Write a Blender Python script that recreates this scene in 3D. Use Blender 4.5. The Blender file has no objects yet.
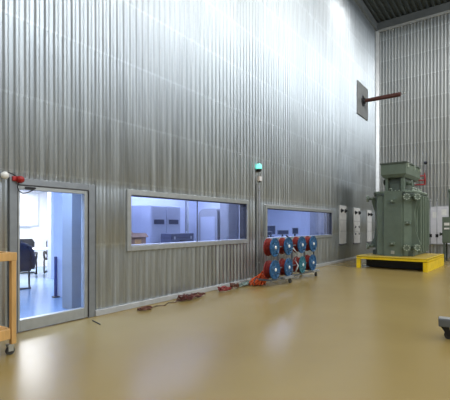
import bpy, bmesh, math, random
from mathutils import Vector, Matrix
random.seed(7)
PI = math.pi
COL = bpy.context.scene.collection

# ------------------------------------------------------------------ materials
def new_mat(name):
    m = bpy.data.materials.new(name); m.use_nodes = True
    nt = m.node_tree
    return m, nt, nt.nodes['Principled BSDF']

def mat(name, col, rough=0.5, metal=0.0, var=0.12, scale=6.0, bump=0.0, emit=None, estr=0.0, spec=0.5, stretch=(1,1,1)):
    m, nt, b = new_mat(name)
    N, L = nt.nodes, nt.links
    b.inputs['Roughness'].default_value = rough
    b.inputs['Metallic'].default_value = metal
    b.inputs['Specular IOR Level'].default_value = spec
    tc = N.new('ShaderNodeTexCoord'); mp = N.new('ShaderNodeMapping')
    mp.inputs['Scale'].default_value = stretch
    no = N.new('ShaderNodeTexNoise'); no.inputs['Scale'].default_value = scale; no.inputs['Detail'].default_value = 4
    L.new(tc.outputs['Object'], mp.inputs['Vector']); L.new(mp.outputs[0], no.inputs['Vector'])
    cr = N.new('ShaderNodeValToRGB')
    cr.color_ramp.elements[0].position = 0.3; cr.color_ramp.elements[1].position = 0.7
    cr.color_ramp.elements[0].color = (*[c*(1-var) for c in col], 1)
    cr.color_ramp.elements[1].color = (*[min(1, c*(1+var)) for c in col], 1)
    L.new(no.outputs['Fac'], cr.inputs[0]); L.new(cr.outputs[0], b.inputs['Base Color'])
    if bump:
        bp = N.new('ShaderNodeBump'); bp.inputs['Strength'].default_value = bump; bp.inputs['Distance'].default_value = 0.01
        L.new(no.outputs['Fac'], bp.inputs['Height']); L.new(bp.outputs[0], b.inputs['Normal'])
    if emit:
        b.inputs['Emission Color'].default_value = (*emit, 1); b.inputs['Emission Strength'].default_value = estr
    return m

def perforated_steel(name, base, rough, stretch_axis, hole=True, lap=0.12):
    """galvanised profiled sheet: sheet to sheet tone change, vertical streaks, fine perforation"""
    m, nt, b = new_mat(name)
    N, L = nt.nodes, nt.links
    b.inputs['Metallic'].default_value = 1.0
    tc = N.new('ShaderNodeTexCoord')
    mp = N.new('ShaderNodeMapping'); mp.inputs['Scale'].default_value = (9, 9, 0.5)
    L.new(tc.outputs['Object'], mp.inputs['Vector'])
    st = N.new('ShaderNodeTexNoise'); st.inputs['Scale'].default_value = 1.0; st.inputs['Detail'].default_value = 5
    L.new(mp.outputs[0], st.inputs['Vector'])
    bl = N.new('ShaderNodeTexNoise'); bl.inputs['Scale'].default_value = 0.35; bl.inputs['Detail'].default_value = 2
    L.new(tc.outputs['Object'], bl.inputs['Vector'])
    # one tone per sheet (about 1 m wide, 1.15 m tall)
    sp = N.new('ShaderNodeMapping'); sp.inputs['Scale'].default_value = (1/1.085, 1/1.085, 1/4.6)
    L.new(tc.outputs['Object'], sp.inputs['Vector'])
    fl = N.new('ShaderNodeVectorMath'); fl.operation = 'FLOOR'; L.new(sp.outputs[0], fl.inputs[0])
    wn = N.new('ShaderNodeTexWhiteNoise'); L.new(fl.outputs[0], wn.inputs['Vector'])
    def math_(op, a, bb):
        n = N.new('ShaderNodeMath'); n.operation = op
        for i, v in enumerate((a, bb)):
            if isinstance(v, (int, float)): n.inputs[i].default_value = v
            else: L.new(v, n.inputs[i])
        return n.outputs[0]
    s = math_('MULTIPLY', math_('SUBTRACT', st.outputs['Fac'], 0.5), 0.55)
    s2 = math_('MULTIPLY', math_('SUBTRACT', bl.outputs['Fac'], 0.5), 0.25)
    s3 = math_('MULTIPLY', math_('SUBTRACT', wn.outputs['Value'], 0.5), 0.09)
    v = math_('ADD', math_('ADD', s, s2), math_('ADD', s3, 1.0))
    # light caught by each horizontal lap ledge, put into the colour as brighter band
    sx = N.new('ShaderNodeSeparateXYZ'); L.new(tc.outputs['Object'], sx.inputs[0])
    fz = math_('FRACT', math_('DIVIDE', math_('ADD', sx.outputs['Z'], -1.25+11.5+0.02), 1.15), 0)
    v = math_('MULTIPLY', v, math_('ADD', 1.0, math_('MULTIPLY', math_('LESS_THAN', fz, 0.035), lap)))
    # perforation
    vo = N.new('ShaderNodeTexVoronoi'); vo.inputs['Scale'].default_value = 55; vo.inputs['Randomness'].default_value = 0.0
    L.new(tc.outputs['Object'], vo.inputs['Vector'])
    ho = math_('LESS_THAN', vo.outputs['Distance'], 0.33)
    v = math_('MULTIPLY', v, math_('SUBTRACT', 1.0, math_('MULTIPLY', ho, 0.45 if hole else 0.0)))
    mx = N.new('ShaderNodeVectorMath'); mx.operation = 'SCALE'; mx.inputs[0].default_value = base
    L.new(v, mx.inputs['Scale']); L.new(mx.outputs[0], b.inputs['Base Color'])
    r = math_('ADD', math_('MULTIPLY', st.outputs['Fac'], 0.25), rough - 0.12)
    L.new(r, b.inputs['Roughness'])
    bp = N.new('ShaderNodeBump'); bp.inputs['Strength'].default_value = 0.07; bp.inputs['Distance'].default_value = 0.01
    b2 = N.new('ShaderNodeTexNoise'); b2.inputs['Scale'].default_value = 3.0; b2.inputs['Detail'].default_value = 3
    L.new(tc.outputs['Object'], b2.inputs['Vector'])
    L.new(b2.outputs['Fac'], bp.inputs['Height']); L.new(bp.outputs[0], b.inputs['Normal'])
    return m

def floor_material():
    m, nt, b = new_mat('ochre_epoxy_floor')
    N, L = nt.nodes, nt.links
    tc = N.new('ShaderNodeTexCoord')
    big = N.new('ShaderNodeTexNoise'); big.inputs['Scale'].default_value = 0.35; big.inputs['Detail'].default_value = 2.0
    fine = N.new('ShaderNodeTexNoise'); fine.inputs['Scale'].default_value = 2.5; fine.inputs['Detail'].default_value = 2
    L.new(tc.outputs['Object'], big.inputs['Vector']); L.new(tc.outputs['Object'], fine.inputs['Vector'])
    cr = N.new('ShaderNodeValToRGB')
    cr.color_ramp.elements[0].position = 0.25; cr.color_ramp.elements[1].position = 0.75
    cr.color_ramp.elements[0].color = (0.265, 0.190, 0.062, 1); cr.color_ramp.elements[1].color = (0.32, 0.235, 0.084, 1)
    L.new(big.outputs['Fac'], cr.inputs[0])
    mr = N.new('ShaderNodeMapRange'); mr.inputs[3].default_value = 0.97; mr.inputs[4].default_value = 1.03
    L.new(fine.outputs['Fac'], mr.inputs[0])
    sc = N.new('ShaderNodeVectorMath'); sc.operation = 'SCALE'
    L.new(cr.outputs[0], sc.inputs[0]); L.new(mr.outputs[0], sc.inputs['Scale'])
    L.new(sc.outputs[0], b.inputs['Base Color'])
    b.inputs['Roughness'].default_value = 0.27
    b.inputs['Specular IOR Level'].default_value = 0.38
    return m

def glass_material(name, tint, refl=0.03):
    m, nt, b = new_mat(name)
    N, L = nt.nodes, nt.links
    out = N['Material Output'] if 'Material Output' in N else N.new('ShaderNodeOutputMaterial')
    N.remove(b)
    tr = N.new('ShaderNodeBsdfTransparent'); tr.inputs[0].default_value = (*tint, 1)
    gl = N.new('ShaderNodeBsdfGlossy'); gl.inputs['Roughness'].default_value = 0.03; gl.inputs[0].default_value = (0.9, 0.93, 1, 1)
    lw = N.new('ShaderNodeLayerWeight'); lw.inputs[0].default_value = 0.5
    pw = N.new('ShaderNodeMath'); pw.operation = 'POWER'; pw.inputs[1].default_value = 5.0; L.new(lw.outputs['Facing'], pw.inputs[0])
    fr = N.new('ShaderNodeMath'); fr.operation = 'MULTIPLY_ADD'; fr.inputs[1].default_value = 0.9; fr.inputs[2].default_value = refl
    L.new(pw.outputs[0], fr.inputs[0])
    ge = N.new('ShaderNodeTexNoise'); ge.inputs['Scale'].default_value = 0.8
    mu = N.new('ShaderNodeMath'); mu.operation = 'MULTIPLY_ADD'; mu.inputs[1].default_value = 0.03; mu.inputs[2].default_value = 0.0
    ad = N.new('ShaderNodeMath'); ad.operation = 'ADD'
    mx = N.new('ShaderNodeMixShader')
    L.new(ge.outputs['Fac'], mu.inputs[0]); L.new(mu.outputs[0], ad.inputs[0]); L.new(fr.outputs[0], ad.inputs[1])
    L.new(ad.outputs[0], mx.inputs[0]); L.new(tr.outputs[0], mx.inputs[1]); L.new(gl.outputs[0], mx.inputs[2])
    L.new(mx.outputs[0], out.inputs['Surface'])
    return m

M = {}
M['steel_left'] = perforated_steel('galvanised_profiled_sheet', (0.555, 0.595, 0.62), 0.38, 'y')
M['steel_end'] = perforated_steel('galvanised_end_sheet', (0.56, 0.585, 0.59), 0.52, 'x', True, 0.20)
M['steel_plain'] = perforated_steel('plain_profiled_sheet', (0.20, 0.21, 0.22), 0.5, 'x', False)
M['ceiling'] = mat('dark_roof_deck', (0.095, 0.115, 0.12), 0.6, 0.3, 0.15, 3)
M['beam'] = mat('grey_painted_beam', (0.22, 0.24, 0.25), 0.5, 0.3, 0.1, 3)
M['white_trim'] = mat('pale_metal_trim', (0.75, 0.77, 0.78), 0.4, 0.4, 0.08, 5)
M['frame'] = mat('brushed_aluminium_frame', (0.42, 0.44, 0.44), 0.42, 0.55, 0.08, 9, 0.05)
M['door_frame'] = mat('grey_aluminium_door_frame', (0.27, 0.29, 0.31), 0.42, 0.5, 0.08, 9, 0.05)
M['baseboard'] = mat('grey_cable_duct_skirting', (0.45, 0.46, 0.46), 0.5, 0.2, 0.12, 5)
M['floor'] = floor_material()
M['glass'] = glass_material('blue_tinted_glass', (0.86, 0.90, 1.0))
M['door_glass'] = glass_material('clear_door_glass', (0.95, 0.97, 1.0))
M['dark_line'] = mat('black_rubber_gasket', (0.03, 0.03, 0.035), 0.6)
M['room_white'] = mat('white_plaster', (0.80, 0.80, 0.82), 0.8, 0, 0.03, 3)
M['room_grey'] = mat('grey_plaster_column', (0.30, 0.30, 0.29), 0.8, 0, 0.05, 3)
M['office_floor'] = mat('grey_blue_office_floor', (0.22, 0.33, 0.46), 0.18, 0, 0.06, 2)
M['lab_wall'] = mat('pale_blue_plaster', (0.62, 0.66, 0.77), 0.8, 0, 0.05, 2)
M['green'] = mat('grey_green_machine_paint', (0.125, 0.165, 0.125), 0.42, 0.0, 0.10, 4, 0.03)
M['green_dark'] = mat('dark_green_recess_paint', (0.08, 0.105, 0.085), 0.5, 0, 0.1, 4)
M['green_light'] = mat('worn_green_fitting', (0.36, 0.42, 0.35), 0.45, 0.1, 0.2, 12)
M['bolt'] = mat('zinc_bolt', (0.55, 0.56, 0.52), 0.35, 0.7)
M['yellow'] = mat('yellow_painted_steel', (0.86, 0.60, 0.01), 0.38, 0, 0.10, 4)
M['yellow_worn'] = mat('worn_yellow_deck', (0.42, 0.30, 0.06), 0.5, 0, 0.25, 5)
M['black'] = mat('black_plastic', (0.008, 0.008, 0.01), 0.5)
M['rubber'] = mat('dark_caster_rubber', (0.035, 0.033, 0.03), 0.6)
M['navy'] = mat('navy_cloth', (0.003, 0.005, 0.022), 0.85, 0, 0.25, 14, 0.3)
M['navy_post'] = mat('navy_painted_metal', (0.01, 0.03, 0.14), 0.4)
M['wood'] = mat('light_pine_timber', (0.60, 0.35, 0.12), 0.55, 0, 0.16, 4, 0.05, stretch=(4, 4, 0.6))
M['wood_dark'] = mat('end_grain_pine', (0.60, 0.35, 0.13), 0.6, 0, 0.2, 8)
M['blue_reel'] = mat('blue_reel_plastic', (0.015, 0.085, 0.20), 0.35, 0, 0.12, 8)
M['teal_reel'] = mat('teal_reel_plastic', (0.02, 0.14, 0.19), 0.35, 0, 0.12, 8)
M['red_cable'] = mat('dark_red_cable', (0.24, 0.028, 0.022), 0.5, 0, 0.3, 20, 0.2)
M['red'] = mat('signal_red', (0.36, 0.012, 0.012), 0.4)
M['brown_cable'] = mat('brown_cable', (0.13, 0.045, 0.025), 0.6, 0, 0.3, 20)
M['heap_cable'] = mat('brown_red_cable', (0.10, 0.018, 0.013), 0.6, 0, 0.4, 20)
M['bright_red_cable'] = mat('red_test_lead', (0.22, 0.02, 0.018), 0.5, 0, 0.2, 20)
M['grey_cable'] = mat('grey_green_hose', (0.22, 0.30, 0.28), 0.5, 0, 0.2, 20)
M['white_cable'] = mat('white_cable', (0.55, 0.56, 0.54), 0.5)
M['orange'] = mat('orange_cable', (0.80, 0.13, 0.03), 0.55, 0, 0.2, 16)
M['bushing'] = mat('brown_bushing_resin', (0.10, 0.035, 0.028), 0.45, 0, 0.1, 8)
M['plate'] = mat('dull_grey_plate', (0.34, 0.35, 0.35), 0.5, 0.5, 0.12, 4)
M['board'] = mat('pale_grey_panel', (0.72, 0.72, 0.72), 0.5, 0, 0.08, 5)
M['board_white'] = mat('white_panel', (0.66, 0.66, 0.70), 0.5, 0, 0.06, 5)
M['cart_grey'] = mat('grey_cart_deck', (0.13, 0.145, 0.16), 0.4, 0.3, 0.1, 5)
M['cabinet'] = mat('pale_grey_cabinet', (0.40, 0.43, 0.52), 0.5, 0, 0.04, 3)
M['grey_mid'] = mat('mid_grey_laminate', (0.28, 0.29, 0.32), 0.55, 0, 0.06, 3)
M['carton'] = mat('brown_cardboard', (0.32, 0.20, 0.14), 0.8, 0, 0.15, 6)
M['screen'] = mat('dark_screen', (0.06, 0.07, 0.12), 0.3)
M['globe'] = mat('white_globe', (0.85, 0.85, 0.82), 0.35)
M['cyan'] = mat('lit_green_lamp', (0.1, 0.7, 0.6), 0.4, emit=(0.25, 1.0, 0.80), estr=1.2)
M['warm'] = mat('warm_lit_lamp', (0.9, 0.8, 0.6), 0.5, emit=(1.0, 0.75, 0.45), estr=1.3)
M['label_white'] = mat('white_sticker', (0.8, 0.8, 0.78), 0.6)
M['beige'] = mat('beige_plastic', (0.55, 0.48, 0.42), 0.5)
M['fluor'] = mat('lit_tube', (1, 1, 1), 0.5, emit=(0.85, 0.9, 1.0), estr=4)

# ------------------------------------------------------------------ mesh helpers
class MB:
    def __init__(s): s.bm = bmesh.new()
    def box(s, x0, x1, y0, y1, z0, z1, bev=0.0):
        r = bmesh.ops.create_cube(s.bm, size=1.0)
        vs = r['verts']
        for v in vs:
            v.co = Vector(((x0+x1)/2 + v.co.x*(x1-x0), (y0+y1)/2 + v.co.y*(y1-y0), (z0+z1)/2 + v.co.z*(z1-z0)))
        if bev:
            es = list({e for v in vs for e in v.link_edges})
            bmesh.ops.bevel(s.bm, geom=es, offset=bev, segments=2, affect='EDGES', profile=0.5)
        return s
    def cyl(s, p0, p1, r0, r1=None, n=16, caps=True):
        r1 = r0 if r1 is None else r1
        p0, p1 = Vector(p0), Vector(p1)
        d = (p1-p0); q = d.to_track_quat('Z', 'Y')
        a, b = [], []
        for i in range(n):
            t = 2*PI*i/n; c = Vector((math.cos(t), math.sin(t), 0))
            a.append(s.bm.verts.new(p0 + q @ (c*r0))); b.append(s.bm.verts.new(p1 + q @ (c*r1)))
        for i in range(n):
            j = (i+1) % n; f = s.bm.faces.new((a[i], a[j], b[j], b[i])); f.smooth = True
        if caps:
            s.bm.faces.new(list(reversed(a))); s.bm.faces.new(b)
        return s
    def lathe(s, base, axis, prof, n=24):
        """prof: list of (radius, distance along the axis)"""
        base = Vector(base); q = Vector(axis).to_track_quat('Z', 'Y'); rings = []
        for r, h in prof:
            rings.append([s.bm.verts.new(base + q @ Vector((r*math.cos(2*PI*i/n), r*math.sin(2*PI*i/n), h))) for i in range(n)])
        for k in range(len(rings)-1):
            for i in range(n):
                j = (i+1) % n
                s.bm.faces.new((rings[k][i], rings[k][j], rings[k+1][j], rings[k+1][i]))
        s.bm.faces.new(list(reversed(rings[0]))); s.bm.faces.new(rings[-1])
        return s
    def tube(s, pts, r, n=8):
        pts = [Vector(p) for p in pts]; rings = []
        for k, p in enumerate(pts):
            d = (pts[min(k+1, len(pts)-1)] - pts[max(k-1, 0)])
            if d.length < 1e-6: d = Vector((0, 0, 1))
            q = d.to_track_quat('Z', 'Y')
            rings.append([s.bm.verts.new(p + q @ Vector((r*math.cos(2*PI*i/n), r*math.sin(2*PI*i/n), 0))) for i in range(n)])
        for k in range(len(rings)-1):
            # align rings to avoid twist
            A, B = rings[k], rings[k+1]
            o = min(range(n), key=lambda o_: (A[0].co - B[o_].co).length)
            B = B[o:]+B[:o]; rings[k+1] = B
            for i in range(n):
                j = (i+1) % n
                f = s.bm.faces.new((A[i], A[j], B[j], B[i])); f.smooth = True
        s.bm.faces.new(list(reversed(rings[0]))); s.bm.faces.new(rings[-1])
        return s
    def prism(s, poly, axis, a, b):
        """poly of 2D points in the other two axes, extruded along axis from a to b"""
        def P(u, v, w):
            return {'x': (w, u, v), 'y': (u, w, v), 'z': (u, v, w)}[axis]
        A = [s.bm.verts.new(P(u, v, a)) for u, v in poly]; B = [s.bm.verts.new(P(u, v, b)) for u, v in poly]
        n = len(poly)
        for i in range(n):
            j = (i+1) % n; s.bm.faces.new((A[i], A[j], B[j], B[i]))
        s.bm.faces.new(list(reversed(A))); s.bm.faces.new(B)
        return s
    def sphere(s, c, r, sc=(1, 1, 1), n=16):
        m = Matrix.Translation(c) @ Matrix.Diagonal((r*sc[0], r*sc[1], r*sc[2], 1))
        res = bmesh.ops.create_uvsphere(s.bm, u_segments=n, v_segments=n//2+2, radius=1, matrix=m)
        for v in res['verts']:
            for f in v.link_faces: f.smooth = True
        return s
    def build(s, name, m, parent=None, recalc=True):
        if recalc: bmesh.ops.recalc_face_normals(s.bm, faces=s.bm.faces)
        me = bpy.data.meshes.new(name); s.bm.to_mesh(me); s.bm.free()
        me.materials.append(M[m] if isinstance(m, str) else m)
        o = bpy.data.objects.new(name, me); COL.objects.link(o)
        if parent: o.parent = parent
        return o

def thing(name, label, cat, loc=(0, 0, 0), rz=0, group=None):
    o = bpy.data.objects.new(name, None); COL.objects.link(o); o.location = loc; o.rotation_euler = (0, 0, rz)
    o.empty_display_size = 0.2
    o['label'] = label; o['category'] = cat
    if group: o['group'] = group
    return o
def tag(o, label, cat, group=None):
    o['label'] = label; o['category'] = cat
    if group: o['group'] = group
    return o
def struct(o): o['kind'] = 'structure'; return o
def copy_tree(o, parent=None):
    c = o.copy(); COL.objects.link(c)
    if parent: c.parent = parent
    for ch in list(o.children): copy_tree(ch, c)
    return c

# ------------------------------------------------------------------ dimensions (metres); wall_left is the plane x = WX
WX, LY, H = -5.92, 22.06, 12.15      # long wall, end wall, wall height
XR, YB = 13.0, -9.0
PITCH = 0.155
SEAMS = [1.25+1.15*k for k in range(10)]
DOOR = (2.71, 4.15, 0.0, 2.30)
WIN2 = (4.86, 9.13, 1.10, 2.28)
WIN3 = (10.05, 15.50, 1.10, 2.20)

def profile(n_pitch, amp):
    """rounded trapezoid: list of (offset along the wall, depth)"""
    pts = []
    P = [(0.00, 0.0), (0.05, 0.06), (0.12, 0.45), (0.20, 0.92), (0.27, 1.0), (0.42, 1.0), (0.49, 0.92), (0.57, 0.45), (0.64, 0.06), (0.69, 0.0), (0.85, -0.03)]
    for k in range(n_pitch):
        for u, d in P: pts.append(((k+u)*PITCH, d*amp))
    return pts
def corrugated(name, material, length, place, openings, seams, top, amp=0.028, lean=0.007):
    prof = [p for p in profile(int(length/PITCH)+1, amp) if p[0] <= length]
    zs = {0.0, top}
    for o in openings: zs.add(o[2]+0.05 if o[2] > 0 else 0.0); zs.add(o[3]-0.05)
    rows = []
    for z in sorted(zs): rows.append(z)
    for s in seams:
        if s < top: rows += [s-0.012, s+0.012]
    rows = sorted(set(rows))
    def off(z):
        # every sheet leans a few millimetres out toward its lower lap
        prev = max([s for s in seams if s <= z] + [seams[0]-1.15])
        return lean*(1-(z-prev)/1.15)
    bm = bmesh.new(); grid = []
    for u, d in prof:
        grid.append([bm.verts.new(place(u, d+off(z), z)) for z in rows])
    for i in range(len(prof)-1):
        uc = (prof[i][0]+prof[i+1][0])/2
        for j in range(len(rows)-1):
            zc = (rows[j]+rows[j+1])/2
            if any(o[0]+0.04 < uc < o[1]-0.04 and o[2] < zc < o[3] for o in openings): continue
            f = bm.faces.new((grid[i][j], grid[i+1][j], grid[i+1][j+1], grid[i][j+1])); f.smooth = True
    # rivet heads on every crest along the laps
    for s in seams:
        if s >= top: continue
        for k in range(int(length/PITCH)):
            u = (k+0.345)*PITCH
            if any(o[0] < u < o[1] and o[2]-0.1 < s < o[3]+0.1 for o in openings): continue
            d = amp+lean
            base = [bm.verts.new(place(u+0.012*math.cos(q), d, s-0.04+0.012*math.sin(q))) for q in (0, PI/3, 2*PI/3, PI, 4*PI/3, 5*PI/3)]
            tip = bm.verts.new(place(u, d+0.009, s-0.04))
            for i in range(6): bm.faces.new((base[i], base[(i+1) % 6], tip)).smooth = True
    me = bpy.data.meshes.new(name); bm.to_mesh(me); bm.free(); me.materials.append(M[material])
    o = bpy.data.objects.new(name, me); COL.objects.link(o); return struct(o)

ops = [(o[0]-YB, o[1]-YB, o[2], o[3]) for o in (DOOR, WIN2, WIN3)]
w = corrugated('wall_left', 'steel_left', LY-YB, lambda u, d, z: (WX+d-0.01, YB+u, z), ops, SEAMS, H, 0.034)
# masonry behind the sheet, with the three openings
def slab_with_openings(name, m, x0, x1, y0, y1, z0, z1, openings, parent=None):
    mb = MB(); ys = [y0]
    for o in sorted(openings): ys += [o[0], o[1]]
    ys.append(y1)
    for i in range(0, len(ys), 2): mb.box(x0, x1, ys[i], ys[i+1], z0, z1)
    for o in openings:
        if o[2] > z0: mb.box(x0, x1, o[0], o[1], z0, o[2])
        mb.box(x0, x1, o[0], o[1], o[3], z1)
    return mb.build(name, m, parent)
inner = [(o[0]+0.1, o[1]-0.1, (o[2]+0.09 if o[2] > 0 else 0), o[3]-0.1) for o in (DOOR, WIN2, WIN3)]
lin = slab_with_openings('wall_left_lining', 'room_white', WX-0.20, WX-0.02, YB, LY, 0, H, inner); struct(lin)

corrugated('wall_end', 'steel_end', XR-WX, lambda u, d, z: (WX+u, LY-d+0.01, z), [], SEAMS, H, 0.015, 0.010)
struct(MB().box(WX-0.2, XR+0.2, LY+0.02, LY+0.2, 0, H).build('wall_end_backing', 'plate'))
corrugated('wall_right', 'steel_plain', LY-YB, lambda u, d, z: (XR-d, YB+u, z), [], SEAMS, H)
struct(MB().box(WX-0.2, XR+0.2, YB-0.2, YB, 0, H).build('wall_back', 'plate'))
struct(MB().box(WX-0.02, XR+0.2, YB-0.2, LY+0.2, -0.2, 0).build('floor', 'floor'))
# roof deck: ribs along y
mb = MB(); poly = []
x = WX-0.2
while x < XR+0.2:
    poly += [(x, 12.62), (x+0.09, 12.62), (x+0.13, 12.54), (x+0.22, 12.54)]; x += 0.26
A = [mb.bm.verts.new((px, YB-0.2, pz)) for px, pz in poly]; B = [mb.bm.verts.new((px, LY+0.2, pz)) for px, pz in poly]
for i in range(len(A)-1): mb.bm.faces.new((A[i], A[i+1], B[i+1], B[i]))
struct(mb.build('ceiling', 'ceiling', recalc=False))
# edge beams between wall head and roof, and bright angle trims
struct(MB().box(WX-0.2, WX+0.12, YB, LY, H, 12.56).build('trim_1', 'beam'))
struct(MB().box(WX+0.12, XR, LY-0.16, LY+0.2, H+0.02, 12.56).build('trim_2', 'beam'))
struct(MB().box(WX+0.05, XR, LY-0.12, LY-0.05, H-0.09, H+0.02).build('trim_3', 'white_trim'))
struct(MB().prism([(WX+0.02, LY-0.05), (WX+0.03, LY-0.20), (WX+0.06, LY-0.20), (WX+0.20, LY-0.08), (WX+0.20, LY-0.05)], 'z', 0, H-0.05).build('trim_4', 'white_trim'))
# hook bracket in the roof corner
# skirting duct along the long wall
for k, (a, b) in enumerate(((YB, DOOR[0]), (DOOR[1], LY-0.1))):
    struct(MB().box(WX+0.02, WX+0.085, a, b, 0.0, 0.10, 0.008).build('baseboard_left', 'baseboard'))
struct(MB().box(WX+0.2, XR, LY-0.09, LY-0.03, 0.0, 0.10, 0.008).build('baseboard_end', 'baseboard'))

# ------------------------------------------------------------------ door and windows
def ring(mb, y0, y1, z0, z1, wl, wr, wb, wt, x0, x1, bev=0.006):
    mb.box(x0, x1, y0, y0+wl, z0, z1, bev); mb.box(x0, x1, y1-wr, y1, z0, z1, bev)
    mb.box(x0, x1, y0+wl, y1-wr, z1-wt, z1, bev)
    if wb: mb.box(x0, x1, y0+wl, y1-wr, z0, z0+wb, bev)
    return mb
d = bpy.data.objects.new('door_1', None); COL.objects.link(d); struct(d)
y0, y1, z0, z1 = DOOR
f = ring(MB(), y0, y1, 0, z1, 0.11, 0.13, 0, 0.10, WX-0.12, WX+0.06).build('door_frame', 'door_frame', d)
leaf = ring(MB(), y0+0.118, y1-0.138, 0.012, z1-0.112, 0.03, 0.07, 0.175, 0.06, WX-0.04, WX+0.055).build('door_leaf', 'frame', d)
MB().box(WX+0.0, WX+0.012, y0+0.14, y1-0.19, 0.17, z1-0.16).build('pane', 'door_glass', leaf)
# door contact and its box at the head
MB().box(WX+0.055, WX+0.085, y0+0.22, y0+0.37, z1-0.155, z1-0.125, 0.005).build('door_contact', 'black', leaf)
MB().box(WX-0.02, WX+0.06, y0+0.118, y1-0.13, z1-0.113, z1-0.101).box(WX-0.02, WX+0.075, y1-0.139, y1-0.129, 0.02, z1-0.11).build('gasket', 'dark_line', d)

def window(name, W, mull, fw):
    e = bpy.data.objects.new(name, None); COL.objects.link(e); struct(e)
    y0, y1, z0, z1 = W
    ring(MB(), y0, y1, z0, z1, fw, fw, fw, fw, WX-0.03, WX+0.065).build('window_frame', 'frame', e)
    ring(MB(), y0+fw-0.004, y1-fw+0.004, z0+fw-0.004, z1-fw+0.004, 0.012, 0.012, 0.012, 0.014, WX-0.18, WX+0.045, 0).build('reveal', 'dark_line', e)
    MB().box(WX-0.16, WX+0.03, y0+fw, y1-fw, z0+fw, z0+fw+0.012).build('window_sill', 'white_trim', e)
    MB().box(WX-0.01, WX+0.0, y0+fw, y1-fw, z0+fw, z1-fw).build('pane', 'glass', e)
    for m_ in mull:
        MB().box(WX-0.016, WX+0.006, m_-0.006, m_+0.006, z0+fw, z1-fw).build('glass_joint', 'dark_line', e)
window('window_1', WIN2, [6.985], 0.10)
window('window_2', WIN3, [], 0.10)

# ------------------------------------------------------------------ rooms behind the long wall
XO = -14.6
LABX, LABY0, LABY1 = -8.25, 4.92, 9.62
R3Y1 = 16.6; R3X = -9.6
struct(MB().box(XO-0.1, WX-0.02, 0.4, LY, -0.2, 0.0).build('floor_office', 'office_floor'))
struct(MB().box(XO-0.1, WX-0.2, 0.4, LY, 3.0, 3.1).build('ceiling_office', 'room_white'))
struct(MB().box(XO-0.1, XO, 0.5, 10.5, 0, 3.0).build('wall_office_far', 'room_white'))
struct(MB().box(XO, WX-0.2, 0.4, 0.5, 0, 3.0).build('wall_office_near', 'room_white'))
struct(MB().box(XO, LABX-0.1, 10.4, 10.5, 0, 3.0).build('wall_office_end', 'room_white'))
struct(MB().box(LABX, WX-0.2, LABY0-0.1, LABY0, 0, 3.0).build('wall_lab_near', 'lab_wall'))
struct(MB().box(LABX-0.1, LABX, LABY0-0.1, 10.4, 0, 3.0).build('wall_lab_back', 'lab_wall'))
struct(MB().box(LABX, WX-0.2, LABY1, LABY1+0.1, 0, 3.0).build('wall_lab_end', 'lab_wall'))
struct(MB().box(R3X-0.1, R3X, 10.5, R3Y1, 0, 3.0).build('wall_control_back', 'lab_wall'))
struct(MB().box(R3X, WX-0.2, R3Y1, R3Y1+0.1, 0, 3.0).build('wall_control_end', 'lab_wall'))
struct(MB().box(-11.2, -11.0, 6.27, 10.4, 0, 3.0).build('wall_office_partition', 'lab_wall'))
struct(MB().box(-6.98, -6.65, 4.2, LABY0-0.1, 0, 3.0, 0.01).build('wall_office_column', 'room_grey'))

# whiteboard on the far office wall
t = thing('whiteboard', 'pale grey whiteboard on the bright far wall seen through the glass door', 'whiteboard', (XO, 0, 0))
MB().box(0.03, 0.045, 6.55, 7.75, 1.62, 2.75).build('board', 'board', t)
ring(MB(), 6.50, 7.80, 1.57, 2.80, 0.05, 0.05, 0.05, 0.05, 0.005, 0.05, 0.004).build('board_frame', 'white_trim', t)
MB().box(0.05, 0.11, 6.9, 7.5, 1.55, 1.58).build('pen_tray', 'white_trim', t)
# picture on the partition
t = thing('picture_frame', 'small pale framed notice on the blue-lit partition beside the column', 'picture', (-11.0, 6.62, 1.85))
ring(MB(), -0.11, 0.11, -0.18, 0.2, 0.02, 0.02, 0.02, 0.02, 0.0, 0.03, 0.003).build('frame', 'grey_mid', t)
MB().box(0.004, 0.014, -0.09, 0.09, -0.16, 0.18).build('sheet', 'board_white', t)
t = thing('wall_socket_box', 'small dark box on the blue-lit partition just left of the column', 'socket', (-11.0, 6.66, 0.86))
MB().box(0, 0.05, -0.06, 0.06, -0.08, 0.08, 0.008).build('housing', 'navy_post', t)
MB().cyl((0.05, 0, 0), (0.06, 0, 0), 0.03).build('socket', 'black', t)
# slim post
t = thing('floor_post', 'slim dark navy post standing on the office floor in front of the column', 'post', (-8.12, 4.74, 0))
MB().box(-0.035, 0.02, -0.025, 0.025, 0.02, 0.9, 0.008).build('post', 'navy_post', t)
MB().box(-0.07, 0.07, -0.06, 0.06, 0.0, 0.02, 0.004).build('base', 'black', t)

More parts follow.
